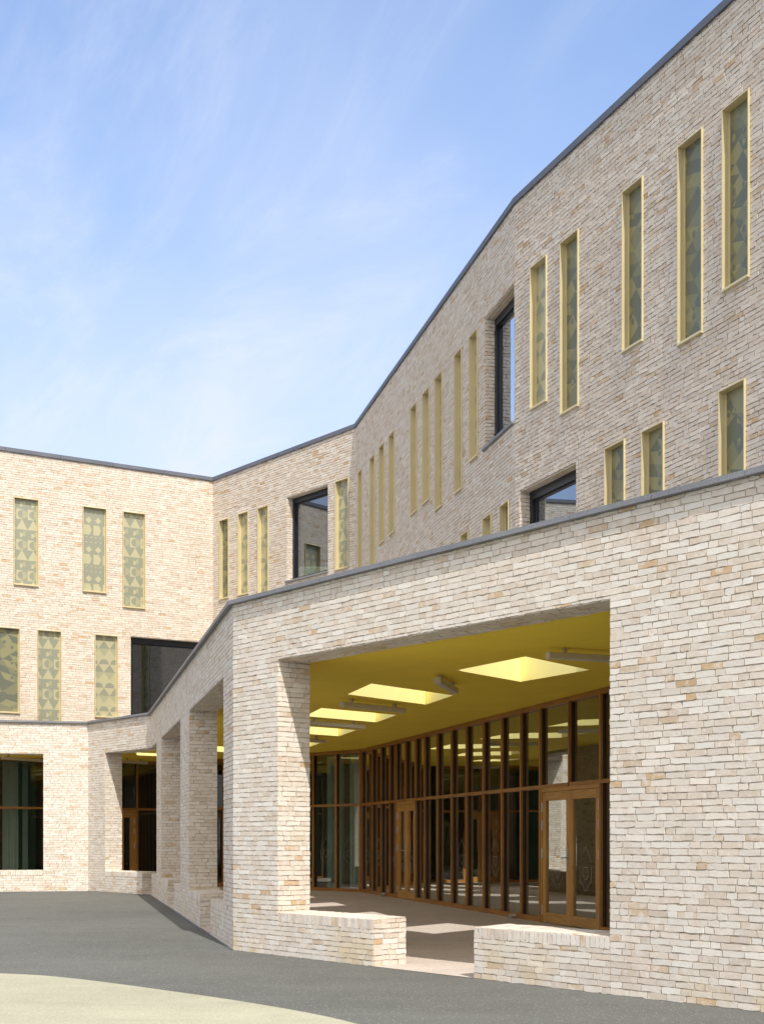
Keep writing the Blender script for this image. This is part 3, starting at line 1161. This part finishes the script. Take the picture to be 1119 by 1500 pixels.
def curtain(f, u0, u1, off, mat):
    b = MB()
    n = 60
    pts = []
    for i in range(n + 1):
        u = u0 + (u1 - u0) * i / n
        pts.append((u, off + .05 * math.sin(i * 1.1) + .02 * math.sin(i * 2.7)))
    for (ua, oa), (uc, oc) in zip(pts[:-1], pts[1:]):
        b.face([f.p(ua, oa, .12), f.p(uc, oc, .12), f.p(uc, oc, ZCEIL - .1), f.p(ua, oa, ZCEIL - .1)], [(0, 0), (1, 0), (1, 1), (0, 1)])
    return b.build('curtain', mat, school)


curtain(gL, gL.u(10), gL.u(33), -.4, CURTAIN)
curtain(gL, gL.u(40), gL.u(47), -.4, CURTAIN)
curtain(gC, gC.u(464), gC.u(486), -.4, CURTAIN)
curtain(gC, gC.u(497), gC.u(527), -.4, CURTAIN)

# dark weep vents in the brickwork of the left wall
def vent_row(f, owner, zrow, us, side=.012, h=.055):
    for u in us:
        b = MB()
        b.hexa(f.p(u, -.02, zrow), f.d3, f.n3, UPZ, side, .0225, h)
        b.build('weep_vent', BLACK, owner)


def pixrow(f, xs, y): return [f.u(x) for x in xs], f.z(xs[0], y)


for xs, y in (((20, 45, 74, 93, 117, 140, 158, 180, 198, 219), 700), ((20, 56, 82, 98, 122, 146, 162, 179), 893), ((29, 47), 860)):
    for i, x in enumerate(xs):
        vent_row(uL, school, uL.z(x, y + (x - xs[0]) * .135), [uL.u(x)])
vent_row(fL, arcade, .06 + .19, [fL.u(x) for x in (4.5, 30.5, 57.5, 76.5, 102, 121)])
vent_row(fL, arcade, 4.02, [fL.u(x) for x in (17, 36, 97)])
fe = Facet(fR.p(fR.u(547.5) - .004, 0, 0).xy, fR.p(fR.u(547.5) - .004, -TA, 0).xy)
vent_row(fe, arcade, .125, [fe.L * .33, fe.L * .79], .014, .05)

# ------------------------------------------------------------------ timber glazed screens
MW, MD, GIN = .05, .04, .072        # mullion width, depth, glass set back


def pane(f, u0, u1, z0, z1, parent, off=-GIN):
    b = MB()
    b.hexa(f.p(u0, off - .012, z0), f.d3, f.n3, UPZ, u1 - u0, .012, z1 - z0)
    return b.build('glass_pane', GLASS, parent)


def decal(f, uc, z0, w, parent, off):
    """etched outline of a house shape over a pointed shield"""
    b = MB()
    t = .005
    shapes = [[(-.5, .95), (0, 1.5), (.5, .95)], [(-.5, .8), (-.5, .25), (0, -.15), (.5, .25), (.5, .8)],
              [(-.22, .72), (-.22, .45), (0, .25), (.22, .45), (.22, .72), (-.22, .72)]]
    for s in shapes:
        for (x0, y0), (x1, y1) in zip(s[:-1], s[1:]):
            a = Vector((uc + x0 * w, z0 + y0 * w)); c = Vector((uc + x1 * w, z0 + y1 * w))
            d = (c - a).normalized()
            m = Vector((-d.y, d.x)) * t / 2
            q = [a - m, c - m, c + m, a + m]
            b.face([f.p(p.x, off, p.y) for p in q], [(0, 0), (1, 0), (1, 1), (0, 1)])
    return b.build('etching', FROST, parent)


def door_leaf(f, u0, u1, z0, z1, owner, hinge_left, handle, label=None, off=-.03):
    """glazed timber leaf with four hinges"""
    b = MB()
    st, th = .13, .06
    D, N = f.d3, f.n3
    o0 = off - th
    b.hexa(f.p(u0, o0, z0), D, N, UPZ, st, th, z1 - z0, uoff=random.random())
    b.hexa(f.p(u1 - st, o0, z0), D, N, UPZ, st, th, z1 - z0, uoff=random.random())
    b.hexa(f.p(u0 + st, o0, z0), D, N, UPZ, u1 - u0 - 2 * st, th - .002, .16, uoff=random.random())
    b.hexa(f.p(u0 + st, o0, z1 - .14), D, N, UPZ, u1 - u0 - 2 * st, th - .002, .14, uoff=random.random())
    o = b.build('door', TIMBER_DOOR, owner)
    if label:
        o['label'] = label
    g_ = MB()
    g_.hexa(f.p(u0 + st - .01, o0 + .02, z0 + .15), D, N, UPZ, u1 - u0 - 2 * st + .02, .012, z1 - z0 - .28)
    g_.build('glass_pane', GLASS, o)
    decal(f, (u0 + u1) / 2, z0 + .62, min(.42, u1 - u0 - 2 * st - .2), o, o0 + .0345)
    hu = u0 - .012 if hinge_left else u1 - .012
    for zz in (.12, z1 - z0 - .32, z1 - z0 - .62, 1.05):
        hb = MB()
        hb.hexa(f.p(hu, off - .01, z0 + zz), D, N, UPZ, .024, .028, .16)
        hb.build('hinge', STEEL, o, bevel=.005)
    if handle:
        hb = MB()
        hu = u1 - .075 if hinge_left else u0 + .05
        hb.hexa(f.p(hu, off, z0 + .95), D, N, UPZ, .035, .008, .26)
        hb.hexa(f.p(hu + .008, off + .008, z0 + 1.06), D, N, UPZ, .018, .05, .018)
        hb.hexa(f.p(hu - .11 if hinge_left else hu + .01, off + .05, z0 + 1.06), D, N, UPZ, .13, .016, .018)
        hb.build('handle', STEEL, o, bevel=.003)
    return o


def screen(name, label, f, us, doors, z_top=ZCEIL - .008, decals=()):
    """us: mullion centres; doors: bays (index of left mullion, index of right mullion)"""
    y = f.p(us[len(us) // 2], 0, 0).y
    t = thing(name, label, 'glazed screen', tuple(f.p(us[0], 0, gz(y))))
    D, N = f.d3, f.n3
    skip_low = set()
    for a, c, *_ in doors:
        for i in range(a + 1, c):
            skip_low.add(i)
    for i, u in enumerate(us):
        g0 = gz(f.p(u, 0, 0).y) + .004
        z0 = (ZT + .03) if i in skip_low else g0
        b = MB()
        b.hexa(f.p(u - MW / 2, -MD, z0), D, N, UPZ, MW, MD, z_top - z0, uoff=random.random() * 5)
        b.hexa(f.p(u - MW / 2 + .004, -MD - .06, z0), D, N, UPZ, MW - .008, .06, z_top - z0, mi=1)
        b.build('mullion', [TIMBER, MULL_IN], t)
    for i, (a, c) in enumerate(zip(us[:-1], us[1:])):
        a += MW / 2; c -= MW / 2
        g0 = max(gz(f.p(a, 0, 0).y), gz(f.p(c, 0, 0).y)) + .004
        L = c - a
        dr = [d for d in doors if d[0] <= i < d[1]]
        hb = MB()
        hb.hexa(f.p(a, -MD - .05, z_top - .075), D, N, UPZ, L, MD + .048, .075, uoff=random.random() * 5)
        hb.build('head_rail', TIMBER, t)
        tb = MB()
        tb.hexa(f.p(a, -MD - .05, ZT - .03), D, N, UPZ, L, MD + .048, .06, uoff=random.random() * 5)
        tb.build('transom', TIMBER, t)
        pane(f, a, c, ZT + .03, z_top - .075, t)
        if not dr:
            sb = MB()
            sb.hexa(f.p(a, -MD - .05, g0 - .05), D, N, UPZ, L, MD + .048, .13, uoff=random.random() * 5)
            sb.build('sill_rail', TIMBER, t)
            pane(f, a, c, g0 + .08, ZT - .03, t)
            if i in decals:
                decal(f, (a + c) / 2, g0 + .75, min(.4, L * .55), t, -GIN + .003)
    for a, c, handle in doors:
        ua, uc = us[a] + MW / 2, us[c] - MW / 2
        g0 = max(gz(f.p(ua, 0, 0).y), gz(f.p(uc, 0, 0).y)) + .012
        fw = .05
        b = MB()
        zt = ZT - .03
        b.hexa(f.p(ua, -MD + .006, g0), D, N, UPZ, fw, MD - .02, zt - g0)
        b.hexa(f.p(uc - fw, -MD + .006, g0), D, N, UPZ, fw, MD - .02, zt - g0)
        b.hexa(f.p(ua + fw, -MD + .006, zt - .06), D, N, UPZ, uc - ua - 2 * fw, MD - .02, .06)
        b.build('door_frame', TIMBER_DOOR, t)
        um = (ua + uc) / 2
        door_leaf(f, ua + fw + .003, um - .002, g0, zt - .064, t, True, handle)
        door_leaf(f, um + .002, uc - fw - .003, g0, zt - .064, t, False, False)
    return t


mpx = [527.8, 544, 557, 569.6, 578.9, 592.8, 607.7, 620.7, 639.3, 660.2, 682, 706.7, 733.6, 761.5, 789.4, 832, 877.7]
usR = [gR.u(x) for x in mpx]
usR[0] = .04
while usR[-1] + .95 < gR.L:
    usR.append(usR[-1] + .95)
screen('glazed_screen', 'long timber-framed glass screen with two pairs of double doors under the yellow ceiling', gR, usR,
       [(4, 6, True), (14, 16, True)], decals=(1, 3, 9, 11))
ub, um_ = gC.u(458), gC.u(491.5)
usC = [gC.L - .04, um_, ub]
st = um_ - ub
while usC[-1] - .95 > .1:
    usC.append(usC[-1] - .95)
usC = usC[::-1]
n = len(usC)
screen('glazed_screen', 'short timber glass screen across the far end of the porch, between pier and long screen', gC, usC, [], decals=(n - 2, n - 3))
dz = [gL.u(x) for x in (-120, -60, 76, 112, 150, 178, 201.7, 236)]
usL = [u for u in dz if .05 < u < gL.L - .05]
i180 = len(usL) - 3
scr = screen('glazed_screen', 'timber glass screen with a dark door behind the far left openings of the arcade', gL, usL, [(i180 - 1, i180 + 1, False)], decals=())

# ------------------------------------------------------------------ lamps under the ceiling
def batten(ax, ay, bx, by, label, parts=True):
    A, B = Vector((ax, ay)), Vector((bx, by))
    f = Facet(A, B)
    t = thing('batten_light', label, 'ceiling light', (ax, ay, ZCEIL), 'batten lights under the porch ceiling')
    b = MB()
    b.hexa(f.p(0, -.05, ZCEIL - .135), f.d3, f.n3, UPZ, f.L, .10, .075)
    b.build('housing', LAMP, t, bevel=.008)
    for u in (-.012, f.L - .002):
        c = MB()
        c.hexa(f.p(u, -.053, ZCEIL - .138), f.d3, f.n3, UPZ, .014, .106, .081)
        c.build('end_cap', LAMP, t, bevel=.003)
    for u in (.2, f.L - .24):
        c = MB()
        c.hexa(f.p(u, -.03, ZCEIL - .062), f.d3, f.n3, UPZ, .04, .06, .060)
        c.build('bracket', STEEL, t)


batten(1.94, 15.95, 3.34, 16.5, 'pale batten light beside the nearest skylight, partly hidden by the right wall')
batten(.745, 18.5, 1.05, 19.75, 'pale batten light seen end-on between the first and second skylight')
batten(-.63, 21.7, .36, 22.75, 'pale batten light just beyond the second skylight')
batten(-1.4, 25.05, -.36, 26.05, 'pale batten light just beyond the third skylight')
batten(-2.3, 28.85, -1.27, 29.9, 'farthest batten light in the wide opening, beside the corner pier')
batten(-9.95, 35.85, -9.2, 37.2, 'batten light at the top of the far left opening')
batten(-7.15, 37.5, -6.6, 38.3, 'batten light above the dark door behind the far arcade corner')

# door stops on the porch floor
def door_stop(f, px, label):
    u = f.u(px)
    p = f.p(u, .10, 0)
    g0 = gz(p.y) + .004
    t = thing('door_stop', label, 'door stop', (p.x, p.y, g0), 'door stops at the foot of the glass screen')
    b = MB()
    b.hexa(f.p(u - .1, .05, g0), f.d3, f.n3, UPZ, .2, .1, .02)
    b.hexa(f.p(u - .06, .07, g0 + .02), f.d3, f.n3, UPZ, .12, .06, .055)
    b.build('base', STEEL, t, bevel=.004)
    b = MB()
    b.hexa(f.p(u + .06, .085, g0 + .05), f.d3, f.n3, UPZ, .12, .03, .03)
    b.build('buffer', LAMP, t, bevel=.006)


door_stop(gR, 566, 'small steel door stop left of the far double door')
door_stop(gR, 757, 'small steel door stop left of the near double door')

# ------------------------------------------------------------------ light, sky, camera
SUN_AZ = Vector((.296, -.955)).normalized()
EL = R(50)
to_sun = Vector((SUN_AZ.x * math.cos(EL), SUN_AZ.y * math.cos(EL), math.sin(EL)))
sun = bpy.data.lights.new('sun', 'SUN')
sun.energy = 2.8
sun.angle = R(.5)
sun.color = (1, .95, .875)
so = bpy.data.objects.new('sun', sun)
so.rotation_euler = (-to_sun).to_track_quat('-Z', 'Y').to_euler()
so.location = to_sun * 60
COL.objects.link(so)

w = bpy.data.worlds.new('World')
scene.world = w
w.use_nodes = True
nt = w.node_tree
bg = nt.nodes['Background']
sk = nt.nodes.new('ShaderNodeTexSky')
sk.sky_type = 'NISHITA'
sk.sun_disc = False
sk.sun_elevation = EL
sk.sun_rotation = math.atan2(SUN_AZ.x, SUN_AZ.y)
sk.air_density = 1.0
sk.dust_density = 1.0
sk.ozone_density = 1.6
tc = nt.nodes.new('ShaderNodeTexCoord')
sp = nt.nodes.new('ShaderNodeSeparateXYZ')
nt.links.new(tc.outputs['Generated'], sp.inputs[0])
X, Y, Z = (E(nt, s) for s in sp.outputs)
den = Z.max(.02) + .12


class W(Mat):
    def __init__(self): self.nt = nt


ww = W()
cu, cv = X / den, Y / den
wisp = ww.noise(ww.vec(cu * 1.5 + cv * .9, cv * .5 - cu * .35, 12.0), 2.0, 8, .66, dist=.5)
veil = ww.noise(ww.vec(cu * .55, cv * .3, 3.3), 1.1, 4, .5, dist=.4)
low = (1.0 - Z).smooth(.45, .86)
left = (X * -1.0 + .25).smooth(-.15, .45)
amt = (wisp.smooth(.40, .82) * .42 + veil.smooth(.34, .68) * .5) * (.25 + left * .85) + low * .30 + left * .06
north = ww.mix(1.0, sk.outputs[0], (.76, .94, 1.13), 'MULTIPLY')
# thin blue-white veil; bright warm part round the sun added unseen for fill
fill_glow = (X * to_sun.x + Y * to_sun.y + Z * to_sun.z).max(0.0)
veilcol = ww.mix(fill_glow.smooth(.25, 1.0), (3.5, 3.75, 4.4), (7.4, 6.8, 6.1))
amt = amt + fill_glow.smooth(.1, .9) * .75
cl = ww.mix(amt.min(.95), north, veilcol)
nt.links.new(cl, bg.inputs['Color'])
bg.inputs['Strength'].default_value = .15

cam = bpy.data.cameras.new('camera')
cam.lens = FPX / 1500 * 36
cam.sensor_width = 36
cam.sensor_fit = 'AUTO'
cam.shift_y = (YH - 750) / 1500
cam.clip_end = 2000
co = bpy.data.objects.new('camera', cam)
co.location = (0, 0, HC)
co.rotation_euler = (R(90), 0, 0)
COL.objects.link(co)
scene.camera = co

scene.view_settings.view_transform = 'Standard'
scene.view_settings.look = 'None'
scene.view_settings.exposure = .7
scene.view_settings.gamma = 1
scene.cycles.max_bounces = 12
scene.cycles.diffuse_bounces = 8
scene.cycles.transparent_max_bounces = 16
scene.cycles.use_denoising = True
